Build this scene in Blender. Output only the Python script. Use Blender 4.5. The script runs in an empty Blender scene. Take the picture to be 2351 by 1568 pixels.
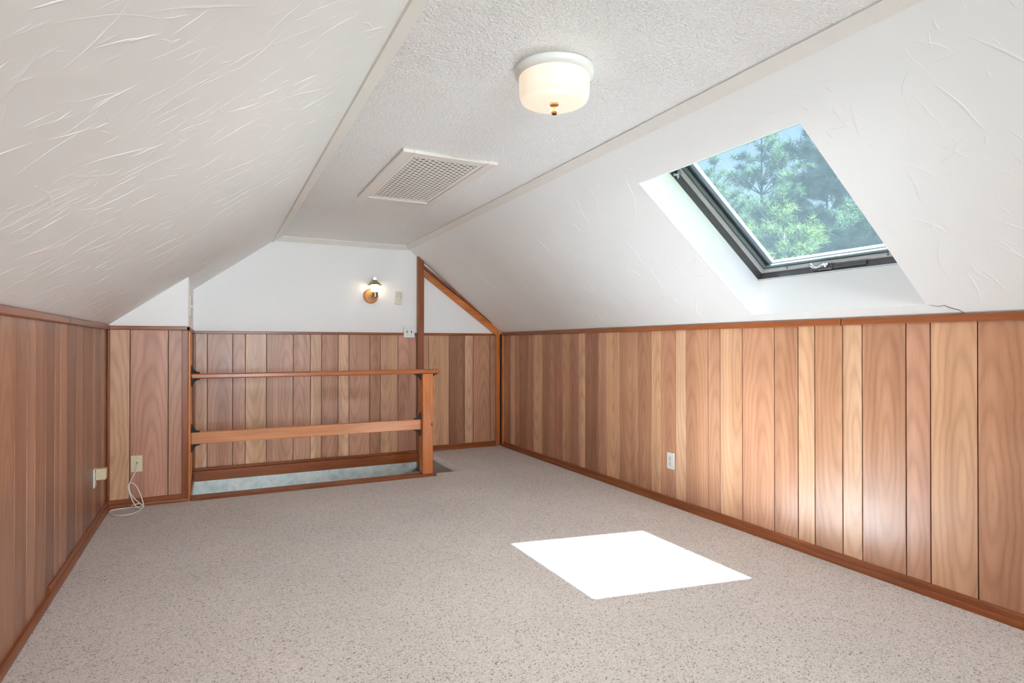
import bpy, bmesh, math, random
import numpy as np
from mathutils import Vector, Matrix

scene = bpy.context.scene
COL = scene.collection
R = math.radians

# ------------------------------------------------------------------ camera
cam_data = bpy.data.cameras.new('camera')
cam_data.sensor_fit = 'HORIZONTAL'
cam_data.sensor_width = 36.0
cam_data.lens = 36.0 * 1369.0 / 2351.0
cam_data.clip_start = 0.02
cam_data.clip_end = 400
cam = bpy.data.objects.new('camera', cam_data)
cam.location = (0, 0, 1.12)
cam.rotation_euler = (R(90.298), 0, R(-26.57))
COL.objects.link(cam)
scene.camera = cam

# ------------------------------------------------------------------ world, sun, added rear light, exposure
SUN_DIR = Vector((-0.364, 0.285, -1.0)).normalized()
world = bpy.data.worlds.new('sky')
scene.world = world
world.use_nodes = True
wn = world.node_tree
wn.nodes.clear()
w_out = wn.nodes.new('ShaderNodeOutputWorld')
w_bg = wn.nodes.new('ShaderNodeBackground')
w_sky = wn.nodes.new('ShaderNodeTexSky')
w_sky.sky_type = 'NISHITA'
w_sky.sun_disc = False
w_sky.sun_elevation = R(65)
w_sky.sun_rotation = math.atan2(-SUN_DIR.x, -SUN_DIR.y)
w_sky.air_density = 1.0
w_sky.dust_density = 2.0
w_sky.ozone_density = 1.0
wn.links.new(w_sky.outputs[0], w_bg.inputs[0])
w_bg.inputs[1].default_value = 0.085
wn.links.new(w_bg.outputs[0], w_out.inputs[0])

sun_data = bpy.data.lights.new('sun', 'SUN')
sun_data.energy = 140.0
sun_data.angle = R(0.53)
sun_data.color = (0.71, 0.88, 1.0)
sun = bpy.data.objects.new('sun', sun_data)
sun.rotation_euler = SUN_DIR.to_track_quat('-Z', 'Y').to_euler()
sun.location = (6, -5, 14)
COL.objects.link(sun)

# added area light outside an unseen gable window, fills the room
rear_fill_data = bpy.data.lights.new('rear_fill_light', 'AREA')
rear_fill_data.shape = 'RECTANGLE'
rear_fill_data.size = 1.25
rear_fill_data.size_y = 1.05
rear_fill_data.energy = 63.0
rear_fill_data.spread = R(100)
rear_fill_data.color = (0.85, 0.91, 1.0)
rear_fill = bpy.data.objects.new('rear_fill_light', rear_fill_data)
rear_fill.location = (0.65, -4.73, 1.33)
rear_fill.rotation_euler = (R(90), 0, 0)
COL.objects.link(rear_fill)

scene.view_settings.view_transform = 'Standard'
scene.view_settings.look = 'None'
scene.view_settings.gamma = 1.0
scene.view_settings.use_curve_mapping = False
scene.view_settings.exposure = 0.9
scene.cycles.max_bounces = 8
scene.cycles.diffuse_bounces = 7
scene.cycles.glossy_bounces = 3
scene.cycles.transmission_bounces = 8
scene.cycles.transparent_max_bounces = 16
scene.cycles.caustics_reflective = False
scene.cycles.caustics_refractive = False
scene.cycles.sample_clamp_indirect = 6.0
scene.cycles.use_denoising = True
scene.cycles.use_adaptive_sampling = True
scene.cycles.adaptive_threshold = 0.05

# ------------------------------------------------------------------ room numbers (metres)
XL, XR = -0.65, 2.86            # knee walls
YB, YF, YJ = -4.6, 6.0, 4.87    # wall behind camera, far wall, short wall beside the stairwell
ZK, ZC = 1.25, 2.14             # knee height, flat ceiling
ML, MR = 0.735, 0.811           # ceiling slopes
XCL = XL + (ZC - ZK) / ML
XCR = XR - (ZC - ZK) / MR
XW = -0.165                     # side wall of the stairwell

# ------------------------------------------------------------------ material helpers
def new_mat(name):
    m = bpy.data.materials.new(name)
    m.use_nodes = True
    nt = m.node_tree
    nt.nodes.clear()
    out = nt.nodes.new('ShaderNodeOutputMaterial')
    return m, nt, out

AXES = ['X', 'Y', 'Z']

class NT:
    """tiny node-graph helper"""
    def __init__(self, nt): self.nt = nt
    def node(self, t, **kw):
        n = self.nt.nodes.new(t)
        for k, v in kw.items(): setattr(n, k, v)
        return n
    def put(self, sock, v):
        if isinstance(v, bpy.types.NodeSocket): self.nt.links.new(v, sock)
        else: sock.default_value = v
    def math(self, op, a, b=0.0, c=None, clamp=False):
        n = self.node('ShaderNodeMath', operation=op); n.use_clamp = clamp
        self.put(n.inputs[0], a); self.put(n.inputs[1], b)
        if c is not None: self.put(n.inputs[2], c)
        return n.outputs[0]
    def vmath(self, op, a, b):
        n = self.node('ShaderNodeVectorMath', operation=op)
        self.put(n.inputs[0], a); self.put(n.inputs[1], b)
        return n.outputs[0]
    def comb(self, x, y, z):
        n = self.node('ShaderNodeCombineXYZ')
        self.put(n.inputs[0], x); self.put(n.inputs[1], y); self.put(n.inputs[2], z)
        return n.outputs[0]
    def sep(self, v):
        n = self.node('ShaderNodeSeparateXYZ'); self.put(n.inputs[0], v)
        return n.outputs
    def noise(self, vec, scale, detail=2.0, rough=0.5, dist=0.0):
        n = self.node('ShaderNodeTexNoise')
        self.put(n.inputs['Vector'], vec); self.put(n.inputs['Scale'], scale)
        n.inputs['Detail'].default_value = detail; n.inputs['Roughness'].default_value = rough
        n.inputs['Distortion'].default_value = dist
        return n.outputs[0], n.outputs[1]
    def voro(self, vec, scale, feature='F1', rand=1.0):
        n = self.node('ShaderNodeTexVoronoi', feature=feature)
        self.put(n.inputs['Vector'], vec); n.inputs['Scale'].default_value = scale
        n.inputs['Randomness'].default_value = rand
        return n.outputs
    def ramp(self, fac, stops, interp='LINEAR'):
        n = self.node('ShaderNodeValToRGB'); cr = n.color_ramp; cr.interpolation = interp
        while len(cr.elements) < len(stops): cr.elements.new(0.5)
        for e, (p, c) in zip(cr.elements, stops):
            e.position = p
            e.color = c if len(c) == 4 else (*c, 1)
        self.put(n.inputs[0], fac)
        return n.outputs[0]
    def maprange(self, v, a, b, c, d, clamp=True, smooth=False):
        n = self.node('ShaderNodeMapRange'); n.clamp = clamp
        if smooth: n.interpolation_type = 'SMOOTHSTEP'
        self.put(n.inputs[0], v)
        for i, x in enumerate((a, b, c, d)): self.put(n.inputs[i + 1], x)
        return n.outputs[0]
    def mix(self, fac, a, b, mode='MIX'):
        n = self.node('ShaderNodeMix', data_type='RGBA', blend_type=mode)
        self.put(n.inputs[0], fac); self.put(n.inputs[6], a); self.put(n.inputs[7], b)
        return n.outputs[2]
    def bump(self, h, strength=0.5, dist=0.01):
        n = self.node('ShaderNodeBump')
        n.inputs['Strength'].default_value = strength; n.inputs['Distance'].default_value = dist
        self.put(n.inputs['Height'], h)
        return n.outputs[0]
    def bsdf(self, color, rough=0.5, spec=0.5, metal=0.0, normal=None, coat=0.0, coat_rough=0.1):
        n = self.node('ShaderNodeBsdfPrincipled')
        self.put(n.inputs['Base Color'], color if isinstance(color, bpy.types.NodeSocket) else (*color, 1))
        self.put(n.inputs['Roughness'], rough)
        n.inputs['Specular IOR Level'].default_value = spec
        n.inputs['Metallic'].default_value = metal
        n.inputs['Coat Weight'].default_value = coat
        n.inputs['Coat Roughness'].default_value = coat_rough
        if normal is not None: self.put(n.inputs['Normal'], normal)
        return n
    def objco(self):
        return self.node('ShaderNodeTexCoord').outputs['Object']

def finish(m, nt, out, bs):
    nt.links.new(bs.outputs[0], out.inputs[0])
    return m

def plain(name, color, rough=0.5, spec=0.5, metal=0.0, wear=0.06, scale=30.0):
    """single-colour material with slight procedural mottling"""
    m, nt, out = new_mat(name); g = NT(nt)
    f, _ = g.noise(g.objco(), scale, 3.0)
    k = g.maprange(f, 0.3, 0.7, 1.0 - wear, 1.0 + wear)
    c = g.mix(1.0, (*color, 1), g.comb(k, k, k), 'MULTIPLY')
    r = g.maprange(f, 0.3, 0.7, max(rough - 0.05, 0.02), rough + 0.05)
    return finish(m, nt, out, g.bsdf(c, r, spec, metal))

def mat_trowel(name, color, seed=0.0, amount=1.0, rough=0.42):
    """painted plaster with thrown trowel ridges"""
    m, nt, out = new_mat(name); g = NT(nt)
    p = g.vmath('ADD', g.objco(), (seed, seed * 1.7, seed * 0.6))
    big, _ = g.noise(p, 5.0, 2.0, 0.5, 0.4)
    fine, _ = g.noise(p, 60.0, 1.0)
    h = g.math('ADD', big, g.math('MULTIPLY', fine, 0.06))
    nrm = g.bump(h, 0.5 * amount, 0.008)
    return finish(m, nt, out, g.bsdf(color, rough, 0.4, normal=nrm))

def mat_stipple(name, color):
    m, nt, out = new_mat(name); g = NT(nt)
    p = g.objco()
    a, _ = g.noise(p, 85.0, 1.0, 0.6, 0.6)
    b, _ = g.noise(p, 30.0, 1.0)
    sm, _ = g.noise(g.vmath('MULTIPLY', p, (0.6, 2.2, 1.0)), 2.0, 3.0)
    h = g.math('ADD', g.math('MULTIPLY', a, 0.8), g.math('MULTIPLY', b, 0.4))
    h = g.math('MULTIPLY', h, g.maprange(sm, 0.3, 0.7, 0.55, 1.15))
    nrm = g.bump(h, 0.9, 0.012)
    return finish(m, nt, out, g.bsdf(color, 0.42, 0.4, normal=nrm))

def mat_paneling():
    """birch-veneer panelling; each board's tone comes from the object's own colour"""
    m, nt, out = new_mat('birch_panelling'); g = NT(nt)
    p = g.objco()
    info = g.node('ShaderNodeObjectInfo')
    rnd = info.outputs['Random']; base = info.outputs['Color']
    x, y, z = g.sep(p)
    off = g.comb(g.math('MULTIPLY', rnd, 61.0), g.math('MULTIPLY', rnd, 23.0), g.math('MULTIPLY', rnd, 47.0))
    # slow sideways wander of the grain
    wz = g.comb(g.math('MULTIPLY', x, 5.0), 0.0, g.math('MULTIPLY', z, 2.6))
    wander, _ = g.noise(g.vmath('ADD', wz, off), 1.0, 3.0, 0.55)
    wander = g.math('SUBTRACT', wander, 0.5)
    # cathedral rings around an off-centre heart
    hx = g.math('MULTIPLY', g.math('SUBTRACT', g.math('FRACT', g.math('MULTIPLY', rnd, 17.3)), 0.5), 0.12)
    hz = g.math('ADD', g.math('MULTIPLY', g.math('FRACT', g.math('MULTIPLY', rnd, 29.1)), 1.1), 0.1)
    dx = g.math('MULTIPLY', g.math('ADD', g.math('SUBTRACT', x, hx), g.math('MULTIPLY', wander, 0.06)), 26.0)
    dz = g.math('MULTIPLY', g.math('SUBTRACT', z, hz), 3.2)
    d = g.math('SQRT', g.math('ADD', g.math('MULTIPLY', dx, dx), g.math('MULTIPLY', dz, dz)))
    fig, _ = g.noise(g.vmath('ADD', g.vmath('MULTIPLY', p, (9.0, 1.0, 2.2)), off), 1.0, 2.0, 0.45)
    ph = g.math('ADD', g.math('MULTIPLY', d, 10.0), g.math('MULTIPLY', fig, 4.5))
    ring = g.math('ADD', g.math('MULTIPLY', g.math('SINE', ph), 0.5), 0.5)
    ring = g.math('POWER', ring, 2.2)
    # long streaks of heartwood and sapwood
    st, _ = g.noise(g.vmath('ADD', g.vmath('MULTIPLY', p, (11.0, 1.0, 0.45)), off), 1.0, 2.0)
    streak = g.maprange(st, 0.36, 0.64, 0.0, 1.0, smooth=True)
    fb, _ = g.noise(g.vmath('ADD', g.vmath('MULTIPLY', p, (240.0, 1.0, 5.0)), off), 1.0, 2.0)
    bl, _ = g.noise(g.vmath('ADD', g.vmath('MULTIPLY', p, (6.0, 1.0, 3.0)), off), 1.0, 3.0)
    v = g.maprange(streak, 0.0, 1.0, 0.82, 1.12)
    v = g.math('MULTIPLY', v, g.maprange(ring, 0.0, 1.0, 1.04, 0.85))
    v = g.math('MULTIPLY', v, g.maprange(fb, 0.3, 0.7, 0.94, 1.05))
    v = g.math('MULTIPLY', v, g.maprange(bl, 0.3, 0.7, 0.92, 1.08))
    # darker wood is also redder
    vv = g.comb(g.math('POWER', v, 0.8), v, g.math('POWER', v, 1.12))
    c = g.mix(1.0, base, vv, 'MULTIPLY')
    rr = g.maprange(bl, 0.3, 0.7, 0.285, 0.36)
    return finish(m, nt, out, g.bsdf(c, rr, 0.35))

def mat_trim(name, color, axis, rough=0.3, knots=False):
    """stained softwood, grain along one axis"""
    m, nt, out = new_mat(name); g = NT(nt)
    p = g.objco()
    info = g.node('ShaderNodeObjectInfo')
    off = g.comb(g.math('MULTIPLY', info.outputs['Random'], 31.0), g.math('MULTIPLY', info.outputs['Random'], 17.0), 0.0)
    s = [70.0, 70.0, 70.0]; s[AXES.index(axis)] = 2.6
    s2 = [16.0, 16.0, 16.0]; s2[AXES.index(axis)] = 1.4
    q = g.vmath('ADD', p, off)
    a, _ = g.noise(g.vmath('MULTIPLY', q, tuple(s)), 1.0, 3.0)
    b, _ = g.noise(g.vmath('MULTIPLY', q, tuple(s2)), 1.0, 3.0, 0.6, 0.8)
    v = g.math('MULTIPLY', g.maprange(a, 0.3, 0.7, 0.86, 1.1), g.maprange(b, 0.3, 0.7, 0.74, 1.18))
    c = g.mix(1.0, (*color, 1), g.comb(g.math('POWER', v, 0.85), v, g.math('POWER', v, 1.2)), 'MULTIPLY')
    if knots:
        s3 = [9.0, 9.0, 9.0]; s3[AXES.index(axis)] = 5.0
        vo = g.voro(g.vmath('MULTIPLY', q, tuple(s3)), 1.0)
        k = g.maprange(vo[0], 0.05, 0.11, 0.0, 1.0, smooth=True)
        c = g.mix(k, (color[0] * 0.16, color[1] * 0.12, color[2] * 0.12, 1), c)
    return finish(m, nt, out, g.bsdf(c, rough, 0.35))

def mat_carpet():
    m, nt, out = new_mat('berber_carpet'); g = NT(nt)
    p = g.objco()
    q = p
    v1 = g.voro(g.vmath('MULTIPLY', q, (1.0, 1.0, 0.5)), 185.0, 'F1', 0.95)
    cell = g.sep(v1[1])
    col = g.ramp(cell[0], [(0.0, (0.25, 0.18, 0.165)), (0.03, (0.35, 0.28, 0.262)), (0.10, (0.57, 0.53, 0.51)),
                           (0.35, (0.64, 0.605, 0.585)), (0.7, (0.69, 0.66, 0.64)), (1.0, (0.74, 0.71, 0.695))])
    tint, _ = g.noise(p, 1.3, 3.0)
    k = g.maprange(tint, 0.3, 0.7, 0.94, 1.05)
    warm = g.comb(k, g.math('MULTIPLY', k, 0.985), g.math('MULTIPLY', k, 0.965))
    col = g.mix(1.0, col, warm, 'MULTIPLY')
    gap = g.maprange(v1[0], 0.4, 0.8, 1.0, 0.8)
    col = g.mix(1.0, col, g.comb(gap, gap, gap), 'MULTIPLY')
    h = g.math('MULTIPLY', g.math('SUBTRACT', 1.0, v1[0]), g.maprange(cell[1], 0, 1, 0.7, 1.1))
    nrm = g.bump(h, 0.6, 0.004)
    b = g.bsdf(col, 0.95, 0.1, normal=nrm)
    b.inputs['Sheen Weight'].default_value = 0.15
    return finish(m, nt, out, b)

def mat_wallpaper():
    m, nt, out = new_mat('mottled_wallpaper'); g = NT(nt)
    p = g.objco()
    a, _ = g.noise(p, 14.0, 5.0, 0.62, 0.5)
    b, _ = g.noise(p, 4.0, 3.0)
    f = g.math('ADD', g.math('MULTIPLY', a, 0.75), g.math('MULTIPLY', b, 0.25))
    c = g.ramp(f, [(0.36, (0.46, 0.54, 0.55)), (0.50, (0.62, 0.67, 0.67)), (0.62, (0.72, 0.75, 0.74))])
    return finish(m, nt, out, g.bsdf(c, 0.6, 0.3))

def mat_glass(name, haze=0.05, tint=(0.93, 0.97, 0.96)):
    """clear pane: see-through with Fresnel reflection and a film of dust"""
    m, nt, out = new_mat(name); g = NT(nt)
    tr = g.node('ShaderNodeBsdfTransparent'); tr.inputs[0].default_value = (*tint, 1)
    gl = g.node('ShaderNodeBsdfGlossy'); gl.inputs['Roughness'].default_value = 0.02
    fr = g.node('ShaderNodeFresnel')
    geo = g.node('ShaderNodeNewGeometry')
    g.put(fr.inputs[0], g.maprange(geo.outputs['Backfacing'], 0.0, 1.0, 1.12, 1.0 / 1.12))
    mx = g.node('ShaderNodeMixShader')
    nt.links.new(fr.outputs[0], mx.inputs[0]); nt.links.new(tr.outputs[0], mx.inputs[1]); nt.links.new(gl.outputs[0], mx.inputs[2])
    du = g.node('ShaderNodeBsdfTranslucent'); du.inputs[0].default_value = (0.80, 0.92, 0.95, 1)
    m2 = g.node('ShaderNodeMixShader')
    f, _ = g.noise(g.objco(), 22.0, 4.0, 0.65)
    nt.links.new(g.maprange(f, 0.3, 0.7, haze * 0.8, haze * 1.2), m2.inputs[0])
    nt.links.new(mx.outputs[0], m2.inputs[1]); nt.links.new(du.outputs[0], m2.inputs[2])
    nt.links.new(m2.outputs[0], out.inputs[0])
    return m

def mat_lamp_glass(name, color, strength):
    m, nt, out = new_mat(name); g = NT(nt)
    em = g.node('ShaderNodeEmission'); em.inputs[0].default_value = (*color, 1); em.inputs[1].default_value = strength
    gl = g.bsdf((0.62, 0.60, 0.56), 0.3, 0.4)
    ad = g.node('ShaderNodeAddShader')
    nt.links.new(em.outputs[0], ad.inputs[0]); nt.links.new(gl.outputs[0], ad.inputs[1])
    nt.links.new(ad.outputs[0], out.inputs[0])
    return m

def mat_needles(name, c_dark, c_light):
    m, nt, out = new_mat(name); g = NT(nt)
    at = g.node('ShaderNodeAttribute'); at.attribute_name = 'tone'
    c = g.mix(at.outputs['Fac'], (*c_dark, 1), (*c_light, 1))
    d = g.node('ShaderNodeBsdfDiffuse'); nt.links.new(c, d.inputs[0])
    t = g.node('ShaderNodeBsdfTranslucent'); nt.links.new(c, t.inputs[0])
    mx = g.node('ShaderNodeMixShader'); mx.inputs[0].default_value = 0.35
    nt.links.new(d.outputs[0], mx.inputs[1]); nt.links.new(t.outputs[0], mx.inputs[2])
    nt.links.new(mx.outputs[0], out.inputs[0])
    return m

WHITE = (0.87, 0.86, 0.85)
M = {}
M['plaster_left'] = mat_trowel('trowelled_plaster_left', WHITE, 0.0, 1.0)
M['plaster_right'] = mat_trowel('trowelled_plaster_right', WHITE, 5.0, 0.8)
M['plaster_wall'] = mat_trowel('trowelled_plaster_wall', WHITE, 11.0, 0.35)
M['stipple'] = mat_stipple('stippled_ceiling_paint', WHITE)
M['trim_white'] = plain('cream_trim_paint', (0.77, 0.725, 0.675), 0.4, wear=0.015)
M['panel'] = mat_paneling()
M['groove'] = plain('dark_groove', (0.055, 0.03, 0.018), 0.7)
TRIM = (0.225, 0.060, 0.017)
for ax in AXES:
    M['trim' + ax] = mat_trim('red_stained_trim_' + ax.lower(), TRIM, ax)
    M['pine' + ax] = mat_trim('orange_stained_pine_' + ax.lower(), (0.47, 0.145, 0.036), ax, 0.3, True)
M['carpet'] = mat_carpet()
M['wallpaper'] = mat_wallpaper()
M['teal'] = plain('teal_paint', (0.14, 0.24, 0.28), 0.5)
M['white_plastic'] = plain('white_plastic', (0.80, 0.80, 0.79), 0.35, wear=0.03)
M['ivory_plastic'] = plain('ivory_plastic', (0.66, 0.56, 0.36), 0.4, wear=0.04)
M['cream_plastic'] = plain('cream_plastic', (0.72, 0.66, 0.57), 0.45, wear=0.04)
M['almond_toggle'] = plain('almond_toggle', (0.42, 0.35, 0.20), 0.4)
M['dark_slot'] = plain('dark_slot', (0.05, 0.045, 0.04), 0.6)
M['screw'] = plain('screw_metal', (0.5, 0.5, 0.5), 0.35, metal=1.0)
M['iron'] = plain('black_iron', (0.03, 0.026, 0.024), 0.6, 0.2, wear=0.2)
M['brass'] = plain('antique_brass', (0.42, 0.33, 0.19), 0.3, metal=1.0)
M['finial'] = plain('bright_brass', (0.035, 0.017, 0.006), 0.6, 0.03)
M['cable'] = plain('white_cable_jacket', (0.76, 0.73, 0.69), 0.45, wear=0.03)
M['bronze'] = plain('bronze_frame', (0.085, 0.075, 0.075), 0.4, wear=0.15)
M['alu'] = plain('aluminium_sash', (0.72, 0.71, 0.70), 0.35, wear=0.05)
M['spacer'] = plain('glazing_spacer', (0.26, 0.30, 0.30), 0.4, metal=0.3)
M['chrome'] = plain('chrome', (0.75, 0.72, 0.72), 0.18, metal=1.0)
M['zinc'] = plain('zinc_bracket', (0.55, 0.60, 0.63), 0.35, metal=0.8)
M['glass'] = mat_glass('skylight_glass', 0.0016, (0.965, 0.982, 0.988))
M['glass2'] = mat_glass('added_window_glass', 0.01)
M['shade'] = mat_lamp_glass('lit_opal_shade', (1.0, 0.76, 0.50), 0.30)
M['chimney'] = mat_lamp_glass('lit_frosted_chimney', (1.0, 0.76, 0.50), 6.0)
M['clear_chimney'] = mat_lamp_glass('chimney_top', (1.0, 0.86, 0.72), 0.4)
M['globe'] = mat_lamp_glass('fill_globe_glow', (0.86, 0.95, 1.0), 21.0)
M['pan'] = plain('white_lamp_pan', (0.82, 0.81, 0.79), 0.4, wear=0.02)
M['shingle'] = plain('roof_shingle', (0.10, 0.095, 0.09), 0.9, wear=0.3, scale=60)
M['bark'] = plain('pine_bark', (0.009, 0.0075, 0.0065), 0.9, 0.05, wear=0.4, scale=14)
M['grass'] = plain('lawn', (0.05, 0.085, 0.03), 0.9, wear=0.4, scale=6)
M['needle1'] = mat_needles('pine_needles', (0.012, 0.022, 0.010), (0.062, 0.080, 0.021))
M['needle2'] = mat_needles('blue_pine_needles', (0.010, 0.018, 0.011), (0.040, 0.056, 0.024))
M['duct'] = plain('dusty_duct_shade', (0.16, 0.13, 0.10), 0.9)
M['crack'] = plain('crack_line', (0.12, 0.10, 0.09), 0.8)

# ------------------------------------------------------------------ geometry helpers
class MB:
    """collects shapes, then becomes one mesh object"""
    def __init__(self): self.bm = bmesh.new()
    def _new(self, fn):
        before = set(self.bm.verts); fn(); return [v for v in self.bm.verts if v not in before]
    def box(self, a, b, bevel=0.0, seg=1, rot=None, pivot=None):
        a, b = Vector(a), Vector(b)
        lo = Vector((min(a.x, b.x), min(a.y, b.y), min(a.z, b.z))); hi = Vector((max(a.x, b.x), max(a.y, b.y), max(a.z, b.z)))
        r = bmesh.ops.create_cube(self.bm, size=1.0)
        vs = r['verts']
        for v in vs: v.co = Vector(((lo.x + hi.x) / 2 + v.co.x * (hi.x - lo.x), (lo.y + hi.y) / 2 + v.co.y * (hi.y - lo.y), (lo.z + hi.z) / 2 + v.co.z * (hi.z - lo.z)))
        if bevel > 0:
            es = list({e for v in vs for e in v.link_edges})
            rr = bmesh.ops.bevel(self.bm, geom=es, offset=bevel, segments=seg, affect='EDGES', profile=0.5)
            vs = list({v for f in rr['faces'] for v in f.verts} | {v for v in vs if v.is_valid})
        if rot is not None:
            pv = Vector(pivot) if pivot is not None else (lo + hi) / 2
            for v in vs: v.co = rot @ (v.co - pv) + pv
        return self
    def poly(self, pts, mat=0):
        f = self.bm.faces.new([self.bm.verts.new(p) for p in pts]); f.material_index = mat
        return self
    def prism(self, pts, offset, mat=0):
        off = Vector(offset)
        a = [self.bm.verts.new(p) for p in pts]; b = [self.bm.verts.new(Vector(p) + off) for p in pts]
        n = len(pts)
        fs = [self.bm.faces.new(a), self.bm.faces.new(list(reversed(b)))]
        for i in range(n): fs.append(self.bm.faces.new((a[i], b[i], b[(i + 1) % n], a[(i + 1) % n])))
        for f in fs: f.material_index = mat
        return self
    def tube(self, pts, rad, seg=8, caps=True):
        pts = [Vector(p) for p in pts]
        rads = rad if isinstance(rad, (list, tuple)) else [rad] * len(pts)
        rings = []; up = None
        for i, p in enumerate(pts):
            t = (pts[min(i + 1, len(pts) - 1)] - pts[max(i - 1, 0)]).normalized()
            if up is None:
                up = Vector((0, 0, 1)) if abs(t.z) < 0.9 else Vector((1, 0, 0))
            s = t.cross(up).normalized(); up = s.cross(t).normalized()
            rings.append([self.bm.verts.new(p + (s * math.cos(k * 2 * math.pi / seg) + up * math.sin(k * 2 * math.pi / seg)) * rads[i]) for k in range(seg)])
        for i in range(len(rings) - 1):
            for k in range(seg):
                f = self.bm.faces.new((rings[i][k], rings[i][(k + 1) % seg], rings[i + 1][(k + 1) % seg], rings[i + 1][k])); f.smooth = True
        if caps:
            self.bm.faces.new(list(reversed(rings[0]))); self.bm.faces.new(rings[-1])
        return self
    def lathe(self, prof, center, axis='Z', seg=40, smooth=True, cap0=True, cap1=True):
        """prof: (radius, height) pairs along the axis"""
        c = Vector(center); rings = []
        for r, h in prof:
            ring = []
            for k in range(seg):
                a = 2 * math.pi * k / seg
                if axis == 'Z': v = Vector((r * math.cos(a), r * math.sin(a), h))
                elif axis == 'Y': v = Vector((r * math.cos(a), h, r * math.sin(a)))
                else: v = Vector((h, r * math.cos(a), r * math.sin(a)))
                ring.append(self.bm.verts.new(c + v))
            rings.append(ring)
        for i in range(len(rings) - 1):
            for k in range(seg):
                f = self.bm.faces.new((rings[i][k], rings[i][(k + 1) % seg], rings[i + 1][(k + 1) % seg], rings[i + 1][k])); f.smooth = smooth
        if cap0: self.bm.faces.new(list(reversed(rings[0])))
        if cap1: self.bm.faces.new(rings[-1])
        return self
    def build(self, name, mats, parent=None, origin=None, fixn=True):
        if fixn: bmesh.ops.recalc_face_normals(self.bm, faces=self.bm.faces)
        base = ORIGIN[parent.name] if parent is not None else Vector((0, 0, 0))
        org = Vector(origin) if origin is not None else (base.copy() if parent is not None else Vector((0, 0, 0)))
        for v in self.bm.verts: v.co -= org
        me = bpy.data.meshes.new(name); self.bm.to_mesh(me); self.bm.free()
        for m in (mats if isinstance(mats, (list, tuple)) else [mats]): me.materials.append(m)
        o = bpy.data.objects.new(name, me); COL.objects.link(o)
        if parent is not None: o.parent = parent
        o.location = org - base
        ORIGIN[o.name] = org
        return o

ORIGIN = {}
def thing(name, loc, label, cat, group=None, kind=None):
    o = bpy.data.objects.new(name, None); COL.objects.link(o)
    o.empty_display_size = 0.05
    o.location = loc; ORIGIN[o.name] = Vector(loc)
    return tag(o, label, cat, group, kind)
def tag(o, label, cat, group=None, kind=None):
    o['label'] = label; o['category'] = cat
    if group: o['group'] = group
    if kind: o['kind'] = kind
    return o
def struct(o, label, cat): return tag(o, label, cat, None, 'structure')

def spline(pts, n=8):
    """Catmull-Rom through points"""
    P = [Vector(p) for p in pts]; P = [P[0] * 2 - P[1]] + P + [P[-1] * 2 - P[-2]]
    out = []
    for i in range(1, len(P) - 2):
        for k in range(n):
            t = k / n
            out.append(0.5 * ((2 * P[i]) + (P[i + 1] - P[i - 1]) * t + (2 * P[i - 1] - 5 * P[i] + 4 * P[i + 1] - P[i + 2]) * t * t + (3 * P[i] - P[i - 1] - 3 * P[i + 1] + P[i + 2]) * t ** 3))
    out.append(P[-2])
    return out

# ------------------------------------------------------------------ panelled walls
# board tones: 0 light, 1 tan, 2 pinkish, 3 mid, 4 dark, 5 deep brown for shade, 6 dull brown for shade
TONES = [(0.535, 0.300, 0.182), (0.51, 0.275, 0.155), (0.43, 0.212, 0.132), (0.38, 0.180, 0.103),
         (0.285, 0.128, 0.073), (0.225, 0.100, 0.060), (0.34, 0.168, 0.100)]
prng = random.Random(4)
def planks(wall, seams, tones, place, z0, z1, gap=0.0048, proud=0.006):
    """one board per interval between seams; place(c) -> (location, rotation about z) of a board centred at c"""
    for i in range(len(seams) - 1):
        a, b = seams[i], seams[i + 1]
        w = abs(b - a) - gap; h = z1 - z0; c = 0.0025
        m = MB()
        fr = [(-w / 2 + c * .5, 0, 0), (w / 2 - c * .5, 0, 0), (w / 2 - c * .5, 0, h), (-w / 2 + c * .5, 0, h)]
        bk = [(-w / 2, 0.0012, 0), (w / 2, 0.0012, 0), (w / 2, 0.0012, h), (-w / 2, 0.0012, h)]
        rr = [(-w / 2, proud, 0), (w / 2, proud, 0), (w / 2, proud, h), (-w / 2, proud, h)]
        V = [[m.bm.verts.new(p) for p in ring] for ring in (fr, bk, rr)]
        m.bm.faces.new(V[0])
        for r0, r1 in ((0, 1), (1, 2)):
            for k in range(4): m.bm.faces.new((V[r0][k], V[r1][k], V[r1][(k + 1) % 4], V[r0][(k + 1) % 4]))
        m.bm.faces.new(list(reversed(V[2])))
        o = m.build('plank', M['panel'], None)
        loc, rz = place((a + b) / 2)
        o.location = (loc[0], loc[1], z0); o.rotation_euler = (0, 0, rz)
        o.parent = wall
        t = TONES[tones[i % len(tones)]]; j = prng.uniform(0.95, 1.05)
        o.color = (t[0] * j, t[1] * j * prng.uniform(0.98, 1.02), t[2] * j * prng.uniform(0.97, 1.03), 1)

PROUD = 0.006
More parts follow.
